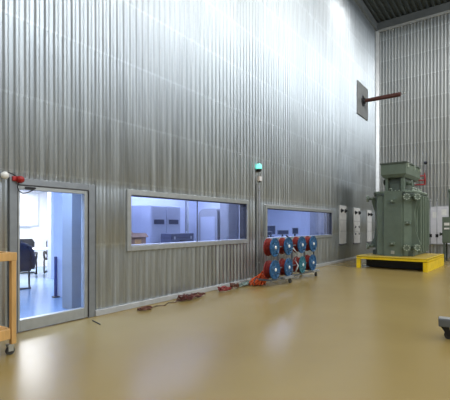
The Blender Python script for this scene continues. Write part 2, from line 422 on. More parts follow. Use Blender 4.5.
# office chair with cantilever frame
def office_chair():
    t = thing('office_chair', '', 'chair')
    MB().box(-0.24, 0.24, -0.24, 0.22, 0.43, 0.49, 0.02).build('seat', 'black', t)
    mb = MB().prism([(-0.235, 0.72), (-0.25, 1.0), (-0.20, 1.1), (0.20, 1.1), (0.25, 1.0), (0.235, 0.72)], 'y', -0.27, -0.235)
    mb.build('backrest', 'black', t)
    ring2 = [(-0.24, -0.25, 0.47), (-0.25, -0.26, 0.72), (-0.26, -0.27, 1.02), (-0.2, -0.27, 1.12), (0.2, -0.27, 1.12), (0.26, -0.27, 1.02), (0.25, -0.26, 0.72), (0.24, -0.25, 0.47)]
    MB().tube(ring2, 0.024).build('back_frame', 'black', t)
    for s in (-1, 1):
        MB().tube([(s*0.26, -0.24, 0.47), (s*0.26, 0.2, 0.45), (s*0.26, 0.27, 0.38), (s*0.26, 0.27, 0.06), (s*0.26, 0.24, 0.016), (s*0.26, -0.26, 0.016)], 0.024).build('leg', 'black', t)
        MB().tube([(s*0.27, -0.24, 0.62), (s*0.285, 0.0, 0.70), (s*0.285, 0.16, 0.68), (s*0.27, 0.2, 0.56), (s*0.26, 0.16, 0.46)], 0.032).build('armrest', 'black', t)
    MB().cyl((-0.26, -0.26, 0.016), (0.26, -0.26, 0.016), 0.024).build('floor_bar', 'black', t)
    return t
ch = office_chair(); ch.location = (-12.75, 6.42, 0); ch.rotation_euler.z = math.radians(-110)
ch['label'] = 'black mesh-backed chair behind the white table, nearer the navy jacket'; ch['group'] = 'office chairs at the meeting table'
c2 = copy_tree(ch); c2.location = (-12.55, 7.25, 0); c2.rotation_euler.z = math.radians(-128)
c2['label'] = 'black mesh-backed chair at the table end, right beside the blue-lit partition'
# chair with navy jacket, nearest
c3 = copy_tree(ch); c3.location = (-10.05, 4.85, 0); c3.rotation_euler.z = math.radians(65)
c3['label'] = 'nearest office chair, with a navy jacket hung over its backrest'
jk = MB()
N_ = 18
prof = [(0.48, 0.30), (0.62, 0.31), (0.8, 0.30), (0.98, 0.29), (1.1, 0.25), (1.16, 0.15), (1.18, 0.05)]
rings = []
for z, r in prof:
    rings.append([jk.bm.verts.new((r*math.cos(2*PI*i/N_)*(1+0.05*math.sin(3*i+z*9)), -0.255+0.10*(r/0.3)*math.sin(2*PI*i/N_)*(1+0.12*math.sin(5*i+z*7)), z)) for i in range(N_)])
for k in range(len(rings)-1):
    for i in range(N_):
        j = (i+1) % N_; fc = jk.bm.faces.new((rings[k][i], rings[k][j], rings[k+1][j], rings[k+1][i])); fc.smooth = True
jk.bm.faces.new(rings[-1])
jacket = thing('jacket', 'navy blue jacket draped over the backrest of the nearest office chair', 'jacket', (-10.05, 4.85, 0), math.radians(65))
jk.build('body', 'navy', jacket)
for s in (-1, 1):
    MB().tube([(s*0.22, -0.27, 1.08), (s*0.31, -0.27, 0.92), (s*0.34, -0.29, 0.7), (s*0.31, -0.28, 0.5)], 0.055, 10).build('sleeve', 'navy', jacket)
MB().tube([(-0.1, -0.2, 1.17), (0, -0.18, 1.2), (0.1, -0.2, 1.17)], 0.025).build('collar', 'navy', jacket)
# meeting table
t = thing('meeting_table', 'white-topped meeting table on thin grey legs seen through the door', 'table', (-12.15, 5.95, 0), math.radians(-28))
MB().box(-0.45, 0.45, -1.15, 1.15, 0.83, 0.87, 0.008).build('tabletop', 'board_white', t)
for sx in (-1, 1):
    for sy in (-1, 1):
        MB().cyl((sx*0.38, sy*1.05, 0), (sx*0.38, sy*1.05, 0.83), 0.022).build('leg', 'frame', t)
for yy in (-1.03, 1.0): MB().box(-0.36, 0.36, yy, yy+0.03, 0.76, 0.83).build('apron', 'frame', t)
# office ceiling lamps
for i, (lx, ly, nm) in enumerate([(-9.2, 3.0, 'nearest the glass door'), (-12.9, 5.2, 'over the meeting table')]):
    t = thing('ceiling_light', 'white fluorescent batten on the office ceiling ' + nm, 'lamp', (lx, ly, 3.0), 0, 'office ceiling battens')
    MB().box(-0.08, 0.08, -0.6, 0.6, -0.05, 0, 0.01).build('housing', 'board_white', t)
    MB().cyl((0, -0.55, -0.065), (0, 0.55, -0.065), 0.018).build('tube', 'fluor', t)

# ---- lab behind window_1
t = thing('storage_cabinet', 'tall pale grey two-door storage cabinet behind the first long window', 'cabinet', (-7.22, 6.72, 0))
MB().box(-0.72, 0, 0, 1.08, 0.06, 2.1, 0.01).build('body', 'cabinet', t)
MB().box(-0.68, -0.03, 0.03, 1.05, 0, 0.06).build('plinth', 'black', t)
for k in range(2):
    dr = MB().box(0.0, 0.02, 0.02+k*0.53, 0.53+k*0.53, 0.09, 2.07, 0.004).build('door', 'cabinet', t)
    MB().box(0.02, 0.028, 0.09+k*0.53, 0.45+k*0.53, 1.62, 1.74, 0.003).build('label_holder', 'screen', dr)
    yy = 0.485 if k == 0 else 0.60
    MB().cyl((0.02, yy, 1.05), (0.05, yy, 1.05), 0.008).cyl((0.02, yy, 1.2), (0.05, yy, 1.2), 0.008).cyl((0.045, yy, 1.03), (0.045, yy, 1.22), 0.008).build('handle', 'frame', dr)
# lab bench
t = thing('lab_bench', 'white workbench running below the first long window', 'bench', (-6.62, 5.0, 0))
MB().box(-0.36, 0.40, 0.35, 3.4, 1.05, 1.09, 0.005).build('worktop', 'board_white', t)
for yy in (0.42, 1.85, 3.33):
    MB().box(-0.32, -0.27, yy-0.025, yy+0.025, 0, 1.05).build('leg', 'frame', t)
    MB().box(0.30, 0.35, yy-0.025, yy+0.025, 0, 1.05).build('leg', 'frame', t)
# cardboard box with open flaps
t = thing('cardboard_box', 'brown cardboard box with open flaps on the bench behind the first window', 'box', (-6.66, 5.64, 1.09), math.radians(6))
mb = MB()
bx, by, bh = 0.19, 0.25, 0.33
mb.box(-bx, bx, -by, by, 0, 0.01).box(-bx, -bx+0.01, -by, by, 0, bh).box(bx-0.01, bx, -by, by, 0, bh).box(-bx, bx, -by, -by+0.01, 0, bh).box(-bx, bx, by-0.01, by, 0, bh)
mb.build('body', 'carton', t)
MB().prism([(bx, bh), (bx+0.005, bh), (bx+0.08, bh-0.08), (bx+0.075, bh-0.085)], 'y', -by, by).build('flap', 'carton', t)
MB().prism([(-bx, bh), (-bx-0.005, bh), (-bx-0.06, bh+0.05), (-bx-0.055, bh+0.055)], 'y', -by, by).build('flap', 'carton', t)
MB().box(bx+0.001, bx+0.003, -0.1, 0.1, 0.1, 0.2).build('sticker', 'wood_dark', t)
# dark instrument case
t = thing('instrument_case', 'low dark grey instrument case on the bench behind the first window', 'case', (-6.75, 7.2, 1.09), math.radians(4))
MB().box(-0.17, 0.17, -0.45, 0.45, 0.0, 0.30, 0.015).build('body', 'screen', t)
MB().box(-0.172, 0.172, -0.452, 0.452, 0.19, 0.20).build('lid_seam', 'black', t)
MB().tube([(0.17, -0.12, 0.13), (0.2, -0.1, 0.13), (0.2, 0.1, 0.13), (0.17, 0.12, 0.13)], 0.01).build('handle', 'black', t)
for yy in (-0.35, 0.30): MB().box(0.165, 0.178, yy, yy+0.05, 0.16, 0.23).build('latch', 'frame', t)
# pin board on a stand
t = thing('pin_board', 'grey pin board on a stand right of the cabinet, behind the first window', 'board', (-7.72, 8.62, 0), math.radians(48))
MB().box(-0.012, 0.012, -0.28, 0.28, 1.42, 2.32, 0.004).build('panel', 'grey_mid', t)
for s in (-1, 1):
    MB().box(-0.02, 0.02, s*0.295-0.015, s*0.295+0.015, 0.03, 2.34).build('post', 'frame', t)
    MB().box(-0.2, 0.2, s*0.295-0.02, s*0.295+0.02, 0.0, 0.03, 0.005).build('foot', 'frame', t)
# rounded grey machine
t = thing('equipment_cabinet', 'wide grey-blue equipment cabinet with rounded shoulders near the lab end wall', 'cabinet', (-7.25, 9.22, 0))
pol = [(-0.36, 0.08)]
for a in range(0, 91, 15): pol.append((-0.36+0.22*(1-math.cos(math.radians(a))), 1.86+0.22*math.sin(math.radians(a))))
for a in range(90, -1, -15): pol.append((0.36-0.12*(1-math.cos(math.radians(a))), 1.96+0.12*math.sin(math.radians(a))))
pol.append((0.36, 0.08))
MB().prism(pol, 'y', -0.2, 0.3).build('housing', 'grey_mid', t)
MB().box(-0.32, 0.32, -0.16, 0.26, 0, 0.08).build('plinth', 'black', t)
MB().box(-0.26, 0.28, -0.215, -0.2, 0.3, 1.85, 0.005).build('door', 'cabinet', t)
t = thing('locker', 'narrow dark grey locker against the lab end wall by the window edge', 'locker', (-6.70, 9.3, 0))
MB().box(-0.16, 0.17, -0.2, 0.25, 0.0, 2.35, 0.01).build('body', 'grey_mid', t)
MB().box(-0.13, 0.14, -0.212, -0.2, 0.08, 2.32, 0.004).build('door', 'grey_mid', t)
MB().box(0.09, 0.11, -0.235, -0.212, 1.1, 1.25).build('handle', 'frame', t)
t = thing('wall_lamp', 'small warm lit lamp high on the lab end wall behind the window', 'lamp', (-7.05, LABY1, 2.24))
MB().box(-0.14, 0.14, -0.03, 0, -0.05, 0.07, 0.005).build('backplate', 'board', t)
MB().box(-0.12, 0.12, -0.1, -0.03, -0.04, 0.05, 0.015).build('shade', 'warm', t)

# ---- control room behind window_2
t = thing('control_desk', 'long pale desk behind the second window carrying the monitors', 'desk', (-7.1, 13.0, 0))
MB().box(-0.4, 0.4, -2.4, 2.6, 1.10, 1.14, 0.005).build('worktop', 'cabinet', t)
for yy in (-2.3, 0.1, 2.5):
    MB().box(-0.36, 0.36, yy-0.02, yy+0.02, 0, 1.10).build('support', 'cabinet', t)
def monitor(x, y, z, wd, ht, lab, rz):
    t = thing('monitor', lab, 'monitor', (x, y, z), rz, 'monitors on the control desk')
    sc = MB().box(-0.02, 0.02, -wd/2, wd/2, 0.10, 0.10+ht, 0.008).build('housing', 'grey_mid', t)
    MB().box(0.02, 0.024, -wd/2+0.02, wd/2-0.02, 0.12, 0.08+ht).build('screen', 'screen', sc)
    MB().box(-0.05, -0.02, -0.03, 0.03, 0.02, 0.22).build('stand', 'black', t)
    MB().box(-0.12, 0.08, -0.12, 0.12, 0, 0.02, 0.005).build('base', 'black', t)
monitor(-7.35, 13.0, 1.14, 0.34, 0.34, 'tallest upright monitor, second from the left behind the second window', math.radians(-45))
monitor(-6.85, 11.9, 1.14, 0.30, 0.14, 'small low monitor at the left end of the control desk', math.radians(-40))
monitor(-6.95, 13.2, 1.14, 0.46, 0.17, 'wide low monitor in the middle of the control desk', math.radians(-40))
monitor(-6.95, 14.25, 1.14, 0.26, 0.25, 'rightmost small monitor on the control desk above the blue reels', math.radians(-40))
t = thing('tall_locker', 'tall grey-blue locker at the right end behind the second window', 'locker', (-6.72, 16.2, 0))
MB().box(-0.38, 0.30, -0.2, 0.35, 0.0, 2.6, 0.01).build('body', 'grey_mid', t)
for k in range(2):
    MB().box(-0.36+0.33*k, -0.04+0.33*k, -0.215, -0.2, 0.1, 2.55, 0.004).build('door', 'grey_mid', t)

# ------------------------------------------------------------------ fittings on the long wall
fx = WX+0.03
t = thing('alarm_beacon', 'round red alarm beacon above the left corner of the door', 'beacon', (fx+0.04, 2.84, 2.275))
MB().cyl((-0.04, 0, 0), (0.02, 0, 0), 0.05).build('base', 'red', t)
MB().sphere((0.04, 0.0, -0.005), 0.052, (1.2, 1, 1)).build('dome', 'red', t)
MB().box(-0.04, 0.02, -0.10, -0.04, -0.03, 0.04, 0.012).build('housing', 'red', t)
t = thing('globe_lamp', 'small white globe lamp on the sheet wall left of the red beacon', 'lamp', (fx+0.05, 2.62, 2.31))
MB().cyl((-0.07, 0.03, 0.04), (0, 0.0, 0.0), 0.025).build('holder', 'black', t)
MB().sphere((0.03, 0, 0), 0.055).build('globe', 'globe', t)
MB().tube([(0.0, -0.04, 0.02), (0.0, 0.06, 0.05), (-0.02, 0.14, 0.03), (-0.0, 0.18, 0.0)], 0.008).build('lead', 'black', t)
t = tag(MB().tube([(WX+0.1, 2.82, 2.24), (WX+0.1, 2.80, 2.16), (WX+0.1, 2.82, 2.10), (WX+0.1, 2.88, 2.07), (WX+0.09, 2.95, 2.085), (WX+0.09, 3.02, 2.12), (WX+0.085, 3.08, 2.16)], 0.008).build('signal_cable', 'black'),
    'thin black cable looping from the red beacon to the door contact', 'cable')
t = thing('signal_lamp', 'green lit signal lamp high on the wall between the two windows', 'lamp', (fx, 9.64, 3.14))
MB().box(-0.02, 0.06, -0.06, 0.06, 0.0, 0.03, 0.005).build('bracket', 'black', t)
MB().cyl((0.05, 0, 0.03), (0.05, 0, 0.08), 0.075).build('socket', 'black', t)
MB().lathe((0.05, 0, 0.08), (0, 0, 1), [(0.07, 0), (0.08, 0.03), (0.075, 0.10), (0.05, 0.14), (0.02, 0.15)]).build('lens', 'cyan', t)
t = thing('junction_box', 'small beige junction box directly below the green signal lamp', 'box', (fx, 9.68, 2.93))
MB().box(0, 0.08, -0.07, 0.07, -0.06, 0.08, 0.01).build('housing', 'beige', t)
MB().box(0.08, 0.088, -0.06, 0.06, -0.05, 0.07, 0.003).build('cover', 'board', t)
MB().cyl((0.04, 0, -0.1), (0.04, 0, -0.06), 0.03).build('gland', 'black', t)
t = thing('conduit', 'dark vertical conduit running from the junction box down to the floor', 'conduit', (fx, 9.65, 0))
MB().cyl((0.035, 0.03, 0.10), (0.035, 0.03, 2.74), 0.022).build('pipe', 'grey_mid', t)
MB().box(-0.005, 0.02, -0.08, -0.02, 0.10, 2.80).build('cover_strip', 'plate', t)
for z in (0.5, 1.2, 1.9, 2.6):
    MB().box(-0.005, 0.065, -0.01, 0.07, z, z+0.03).build('clip', 'frame', t)
# three pale panels with two dark sockets near the top
for k, (ya, yb, za, zb, lab) in enumerate([(16.3, 17.08, 0.78, 2.44, 'pale grey wall panel with two dark knobs, nearest the second window'),
                                      (18.15, 19.05, 0.74, 2.40, 'pale grey wall panel with dark knobs, the middle of the three'),
                                      (20.25, 21.0, 0.74, 2.36, 'pale grey wall panel with two dark knobs, nearest the room corner')]):
    t = thing('wall_panel', lab, 'panel', (fx, ya, za), 0, 'connection panels on the long wall')
    wd, ht = yb-ya, zb-za
    MB().box(0, 0.04, 0, wd, 0, ht, 0.006).build('plate', 'board' if k != 1 else 'board', t)
    MB().box(0, 0.055, -0.01, wd+0.01, -0.03, 0.01).build('bottom_edge', 'screen', t)
    for yy in (0.2, 0.8):
        MB().lathe((0.04, wd*yy, ht-0.22), (1, 0, 0), [(0.09, 0), (0.085, 0.03), (0.05, 0.05), (0.045, 0.09), (0.02, 0.10)], 16).build('knob', 'black', t)
    if k == 1:
        for z in (0.78, 0.45):
            for yy in (0.2, 0.8):
                MB().lathe((0.04, wd*yy, z), (1, 0, 0), [(0.055, 0), (0.05, 0.03), (0.02, 0.05)], 12).build('knob', 'grey_mid', t)
    MB().box(0.04, 0.043, wd*0.3, wd*0.7, ht-0.14, ht-0.08).build('rating_label', 'label_white', t)
    for z in (ht*0.33, ht*0.62):
        MB().box(0.04, 0.044, 0.03, wd-0.03, z, z+0.012).build('seam', 'grey_mid', t)
# high voltage bushing
t = thing('wall_bushing', 'long brown bushing rod sticking out of a grey plate high on the wall', 'bushing', (fx, 19.47, 7.70))
MB().box(0.0, 0.05, -0.82, 0.83, -0.78, 0.80, 0.004).build('mounting_plate', 'plate', t)
for sy in (-0.74, 0, 0.75):
    for sz in (-0.7, 0, 0.72):
        if sy or sz: MB().cyl((0.05, sy, sz), (0.065, sy, sz), 0.03, n=8).build('bolt', 'bolt', t)
MB().lathe((0.05, 0, 0), (1, 0, 0), [(0.26, 0), (0.26, 0.03), (0.17, 0.04), (0.15, 0.10), (0.11, 0.12)]).build('flange', 'black', t)
MB().lathe((0.12, 0, 0), (1, 0, 0), [(0.085, 0), (0.09, 0.1), (0.098, 0.8), (0.105, 1.6), (0.10, 1.66), (0.05, 1.67)]).build('rod', 'bushing', t)
MB().cyl((1.79, 0, 0), (2.0, 0, 0), 0.022).build('terminal', 'bolt', t)
MB().box(0.05, 0.09, -0.36, -0.24, 0.05, 0.25, 0.01).build('cover', 'grey_mid', t)
MB().box(0.05, 0.08, 0.3, 0.42, -0.3, -0.1, 0.01).build('cover', 'grey_mid', t)

# ------------------------------------------------------------------ cable reels and their rack
RX = -4.92
reel_y = [8.88, 9.66, 10.52, 11.30]
rack = thing('reel_rack', 'grey tubular rack on casters holding eight cable reels by the wall', 'rack', (RX, 0, 0))
ya, yb = 8.75, 11.6
fm = MB()
for xx in (-0.50, -0.02):
    fm.box(xx-0.02, xx+0.02, ya, yb, 0.15, 0.20, 0.004)
for yy in (ya, 9.28, 10.1, 10.92, yb):
    fm.box(-0.50, 0.0, yy-0.02, yy+0.02, 0.15, 0.20, 0.004)
fm.build('base_frame', 'cart_grey', rack)
for yy in (9.27, 10.09, 10.91, 11.62):
    MB().box(-0.12, -0.08, yy-0.02, yy+0.02, 0.2, 1.12, 0.004).build('upright', 'cart_grey', rack)
for zz in (0.44, 1.01):
    MB().cyl((-0.10, ya+0.05, zz-0.0), (-0.10, yb, zz-0.0), 0.02).build('cross_bar', 'cart_grey', rack)
MB().box(-0.06, 0.10, 9.30, 9.8, 0.15, 0.205, 0.004).build('tray', 'plate', rack)
MB().box(-0.06, 0.10, 11.15, 11.6, 0.15, 0.205, 0.004).build('tray', 'plate', rack)
for (xx, yy) in ((0.02, 9.72), (0.02, 11.5), (-0.48, 8.7), (-0.48, 11.5)):
    c = MB().box(xx-0.02, xx+0.02, yy-0.03, yy+0.03, 0.09, 0.16).build('caster', 'cart_grey', rack)
    MB().cyl((xx-0.022, yy, 0.06), (xx+0.022, yy, 0.06), 0.06).build('wheel', 'rubber', c)
MB().tube([(-0.10, 10.09, 1.10), (-0.14, 9.98, 1.24), (-0.16, 9.86, 1.30)], 0.022).build('handle', 'black', rack)

def make_reel():
    t = thing('cable_reel', '', 'cable reel', group='red cable reels with blue flanges on the rack')
    R_ = 0.245
    # front flange with raised rim and spokes pressed in
    fl = MB().lathe((0, 0, 0), (1, 0, 0), [(R_, -0.02), (R_+0.004, -0.006), (R_, 0.012), (R_-0.025, 0.014), (R_-0.04, 0.0), (0.12, 0.0), (0.10, 0.016), (0.05, 0.02)], 32)
    for k in range(6):
        a = k*PI/3; c, s_ = math.cos(a), math.sin(a)
        fl.cyl((0.004, 0.1*c, 0.1*s_), (0.004, (R_-0.03)*c, (R_-0.03)*s_), 0.012, n=6)
    fl.build('flange', 'blue_reel', t)
    MB().lathe((-0.20, 0, 0), (1, 0, 0), [(R_-0.01, -0.012), (R_-0.006, 0), (R_-0.01, 0.012)], 32).build('rear_flange', 'red_cable', t)
    wd = MB()
    prof = [(0.06, -0.188)]
    for k in range(7):
        x_ = -0.178+0.0245*k
        prof += [(0.19, x_-0.006), (0.208, x_), (0.19, x_+0.008)]
    prof += [(0.06, -0.02)]
    wd.lathe((0, 0, 0), (1, 0, 0), prof, 28).build('wound_cable', 'red_cable', t)
    MB().lathe((0.0, 0, 0), (1, 0, 0), [(0.045, 0.015), (0.045, 0.03), (0.02, 0.045)], 16).build('hub', 'label_white', t)
    MB().cyl((0.014, 0.0, -0.15), (0.05, 0.0, -0.15), 0.012, n=8).build('crank', 'black', t)
    return t
names_u = ['nearest the seam', 'second from the left', 'third from the left', 'rightmost']
base = make_reel()
k = 0
for row, (zz, rn) in enumerate(((1.02, 'upper'), (0.44, 'lower'))):
    for i, yy in enumerate(reel_y):
        o = base if k == 0 else copy_tree(base)
        lat = ['leftmost', 'second from the left', 'third from the left', 'rightmost'][i]
        o.location = (RX+0.02+random.uniform(-0.015, 0.015), yy, zz); o.rotation_euler = (random.uniform(0, 1.0), 0, random.uniform(-0.05, 0.05))
        tl = i == 2 and row == 1
        o['label'] = f'{"teal" if tl else "blue"}-flanged reel of dark red cable, {lat} in the {rn} row'
        if tl:
            for c_ in o.children:
                if c_.name.startswith('flange'):
                    c_.data = c_.data.copy(); c_.data.materials[0] = M['teal_reel']
        k += 1
# loose leads between reels
def squiggle(c, rx, ry, turns, r, seed, zmax=0.06, lin=(0, 0)):
    rnd = random.Random(seed); pts = []
    n = int(turns*14)
    for i in range(n):
        a = 2*PI*i/14; rr = 0.55+0.45*rnd.random()
        f = i/n-0.5
        pts.append((c[0]+rx*rr*math.cos(a)+lin[0]*f, c[1]+ry*rr*math.sin(a)+lin[1]*f, r+rnd.random()*zmax+0.4*zmax*(i/n)))
    out = []
    for i in range(len(pts)-1):
        p, q = Vector(pts[i]), Vector(pts[i+1]); out += [p, (p+q)/2]
    return out
tag(MB().tube([(RX-0.05, 10.05, 0.95), (RX+0.06, 10.1, 0.8), (RX-0.0, 10.08, 0.6), (RX+0.08, 10.12, 0.45), (RX+0.0, 10.1, 0.25)], 0.02).build('hanging_cable', 'white_cable'),
    'short white cable hanging between the second and third reel columns', 'cable')
# ---- cables along the skirting (px positions turned into metres on the floor)
tag(MB().tube(squiggle((-5.55, 5.02), 0.10, 0.16, 5, 0.012, 1, 0.03), 0.012, 6).build('cable_coil', 'brown_cable'),
    'small brown cable coil on the floor, leftmost along the skirting', 'cable')
tag(MB().tube([(-5.55, 5.15, 0.012), (-5.60, 5.35, 0.012), (-5.50, 5.5, 0.012), (-5.62, 5.7, 0.014), (-5.55, 5.85, 0.012), (-5.62, 6.0, 0.02)], 0.009, 6).build('loose_lead', 'brown_cable'),
    'thin brown lead on the floor between the small coil and the big red heap', 'cable')
mbc = MB()
mbc.tube(squiggle((-5.60, 6.42), 0.14, 0.30, 5, 0.014, 3, 0.05, (0, 0.55)), 0.012, 6)
mbc.tube(squiggle((-5.55, 6.15), 0.13, 0.2, 4, 0.014, 5, 0.08), 0.012, 6)
tag(mbc.build('cable_heap', 'heap_cable'), 'large tangled heap of dark red cable on the floor below the first window', 'cable')
tag(MB().tube(squiggle((-5.55, 7.55), 0.16, 0.22, 4, 0.014, 8, 0.08), 0.014, 6).build('cable_coil', 'bright_red_cable'),
    'bright red coiled cable on the floor below the right end of the first window', 'cable')
tag(MB().tube(squiggle((-5.58, 8.02), 0.12, 0.14, 4, 0.012, 9, 0.10), 0.012, 6).build('cable_coil', 'brown_cable'),
    'small dark coil touching the right side of the bright red coil', 'cable')
tag(MB().tube(squiggle((-5.62, 8.65), 0.12, 0.3, 5, 0.014, 11, 0.07, (0, 0.5)), 0.014, 6).build('hose_coil', 'grey_cable'),
    'grey-green hose loops on the floor between red coils and orange heap', 'hose')
tag(MB().tube(squiggle((-5.45, 9.02), 0.1, 0.25, 4, 0.012, 13, 0.06, (0, 0.3)), 0.012, 6).build('cable_coil', 'white_cable'),
    'pale white cable loops lying left of the orange heap', 'cable')
# orange heap leaning on the reels
mbc = MB(); rnd = random.Random(4)
for sd in range(16):
    p0 = Vector((-5.62+0.018*sd, 8.70+rnd.uniform(-0.10, 0.12), 0.025)); p1 = Vector((-5.30+0.012*sd, 8.94+rnd.uniform(-0.08, 0.08), 0.20+rnd.random()*0.24))
    pts = []
    for i in range(15):
        u = i/14
        p = p0.lerp(p1, math.sin(u*PI)**0.8 if u < 0.5 else 1) if u < 0.5 else p1.lerp(p0+Vector((0.12, 0.12, 0)), (u-0.5)*2)
        pts.append(p + Vector((rnd.uniform(-1, 1), rnd.uniform(-1, 1), 0))*0.025)
    mbc.tube(pts, 0.019, 6)
mbc.tube(squiggle((-5.42, 8.84), 0.16, 0.16, 4, 0.02, 21, 0.14), 0.018, 6)
tag(mbc.build('orange_cable_heap', 'orange'), 'bright orange cable bundle heaped on the floor against the lower left reel', 'cable')
# floor marks (thin dropped stick by the door)
tag(MB().cyl((-5.62, 3.93, 0.008), (-5.30, 3.85, 0.008), 0.007, n=6).build('dropped_stick', 'black'), 'thin dark stick lying on the floor at the foot of the door', 'stick')

# ------------------------------------------------------------------ yellow skid with the transformer
RZ = math.radians(-2.5)
PX, PY = -2.24, 14.6     # near right corner of the skid
t = thing('yellow_platform', 'low yellow steel platform with a worn deck under the green transformer', 'platform', (PX, PY, 0), RZ)
PW, PL, PH = 2.42, 2.98, 0.45
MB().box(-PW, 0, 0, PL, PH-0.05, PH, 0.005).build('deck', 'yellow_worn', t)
for (a, b_, c, d_) in ((-PW, 0, 0, 0.06), (-PW, 0, PL-0.06, PL), (-PW, -PW+0.06, 0.06, PL-0.06), (-0.06, 0, 0.06, PL-0.06)):
    MB().box(a, b_, c, d_, PH-0.11, PH+0.002, 0.004).build('edge_beam', 'yellow', t)
for (a, c) in ((-PW, 0), (-0.14, 0), (-PW, PL-0.12)):
    MB().box(a, a+0.14, c, c+0.12, 0, PH-0.13, 0.004).build('leg', 'yellow', t)
MB().box(-0.06, -0.0, 0.12, PL-0.0, 0, PH-0.13, 0.004).build('side_plate', 'yellow', t)
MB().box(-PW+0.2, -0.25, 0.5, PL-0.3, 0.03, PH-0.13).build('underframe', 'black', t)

TX, TY = -3.58, 15.35    # front centre of the tank
t = thing('power_transformer', 'large grey-green power transformer with a boxy top standing on the yellow platform', 'transformer', (TX, TY, PH), RZ)
T0 = 0.0
# tank: octagonal plan, flat bolted front
W2, D_ = 0.72, 2.6
oct_ = [(-0.50, 0.0), (0.46, 0.0), (W2-0.04, 0.32), (W2, 0.7), (W2, D_-0.3), (W2-0.3, D_), (-W2+0.3, D_), (-W2, D_-0.3), (-W2, 0.5)]
MB().prism(oct_, 'z', 0.02, 2.34).build('tank', 'green', t)
MB().box(-0.24, 0.40, -0.07, 0.05, 0.0, 2.34, 0.008).build('front_panel', 'green', t)
lid = [(x_*1.09, (y_-D_/2)*1.05+D_/2) for x_, y_ in oct_]
cv = MB().prism(lid, 'z', 2.34, 2.41).build('cover', 'green', t)
bo = MB()
for i in range(len(lid)):
    a, b_ = Vector(lid[i]), Vector(lid[(i+1) % len(lid)])
    n = max(1, int((b_-a).length/0.13))
    for q in range(n):
        p = a.lerp(b_, (q+0.5)/n); p = Vector((p.x*0.955, (p.y-D_/2)*0.975+D_/2)); bo.cyl((p.x, p.y, 2.41), (p.x, p.y, 2.435), 0.018, n=6)
bo.build('bolt', 'green_light', cv)
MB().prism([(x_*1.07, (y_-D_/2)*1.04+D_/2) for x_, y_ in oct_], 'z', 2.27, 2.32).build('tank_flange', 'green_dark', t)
# vertical stiffeners: left web and curved brace on the right
def brace(sx, y0_, name='brace'):
    pol = [(W2-0.05, 0.25), (W2+0.20, 0.28), (W2+0.21, 0.38), (W2+0.07, 0.65), (W2+0.01, 1.2), (W2+0.04, 1.65), (W2+0.16, 2.05), (W2+0.18, 2.2), (W2-0.05, 2.22)]
    MB().prism([(sx*u, v) for u, v in pol], 'y', y0_, y0_+0.05).build(name, 'green', t)
brace(-1, 0.55); brace(1, 0.62)
for yy in (0.95, 1.35, 1.75, 2.15):
    MB().box(W2-0.01, W2+0.10, yy, yy+0.16, 0.1, 2.28, 0.02).build('rib', 'green', t)
    MB().box(-W2-0.10, -W2+0.01, yy, yy+0.16, 0.1, 2.28, 0.02).build('rib', 'green', t)
# slanted chamfer rib on the right front
MB().prism([(0.52, 0.2), (0.92, 0.25), (0.94, 0.45), (0.78, 0.95), (0.74, 1.6), (0.84, 2.1), (0.52, 2.1)], 'y', 0.28, 0.34).build('brace', 'green', t)
# valves: flanges with bolts at four corners
def valve_mesh(x_, y_, z_, ax):
    ax = Vector(ax).normalized(); p = Vector((x_, y_, z_))
    o = MB().cyl(p, p+ax*0.22, 0.055).cyl(p+ax*0.20, p+ax*0.23, 0.125).cyl(p+ax*0.24, p+ax*0.27, 0.125).build('valve', 'green', t)
    q = ax.to_track_quat('Z', 'Y'); bb = MB()
    for i in range(8):
        c = q @ Vector((0.095*math.cos(i*PI/4), 0.095*math.sin(i*PI/4), 0))
        bb.cyl(p+ax*0.27+c, p+ax*0.31+c, 0.026, n=6)
    bb.build('bolt', 'green_light', o)
for z_ in (0.33, 2.17):
    valve_mesh(-W2+0.05, 0.25, z_, (-1, -0.35, 0))
    valve_mesh(0.50, 0.08, z_, (0.35, -1, 0))
    valve_mesh(0.68, 0.30, z_, (1, -1.0, 0))
for (x_, z_) in ((0.08, 2.05), (0.08, 0.48), (0.56, 1.25)):
    yb_ = -0.07 if x_ < 0.3 else 0.12
    p = MB().box(x_-0.09, x_+0.09, yb_-0.10, yb_+0.1, z_-0.07, z_+0.05, 0.01).build('lug', 'green', t)
    MB().cyl((x_, yb_-0.12, z_-0.01), (x_, yb_-0.10, z_-0.01), 0.03, n=10).build('bolt', 'green_light', p)
MB().box(0.02, 0.14, -0.09, -0.06, 0.08, 0.20, 0.004).build('earth_terminal', 'bolt', t)
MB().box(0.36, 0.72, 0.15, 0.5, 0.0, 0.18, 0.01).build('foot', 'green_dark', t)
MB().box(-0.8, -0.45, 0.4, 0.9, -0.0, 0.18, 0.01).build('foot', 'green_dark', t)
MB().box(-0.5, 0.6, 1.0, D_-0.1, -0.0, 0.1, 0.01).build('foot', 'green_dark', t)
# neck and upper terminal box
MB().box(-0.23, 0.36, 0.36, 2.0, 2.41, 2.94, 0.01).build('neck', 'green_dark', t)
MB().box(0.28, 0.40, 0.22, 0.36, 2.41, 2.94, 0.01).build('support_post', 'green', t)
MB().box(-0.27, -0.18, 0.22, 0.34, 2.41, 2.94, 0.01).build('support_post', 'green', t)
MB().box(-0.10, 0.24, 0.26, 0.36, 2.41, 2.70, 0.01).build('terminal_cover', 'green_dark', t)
ub = MB()
b0, b1 = 2.93, 3.46
bot = [(-0.31, 0.16), (0.42, 0.16), (0.42, 2.20), (-0.31, 2.20)]
top = [(-0.39, 0.08), (0.50, 0.08), (0.50, 2.32), (-0.39, 2.32)]
A = [ub.bm.verts.new((x_, y_, b0)) for x_, y_ in bot]; B = [ub.bm.verts.new((x_, y_, b0+0.12)) for x_, y_ in top]; C_ = [ub.bm.verts.new((x_, y_, b1)) for x_, y_ in top]
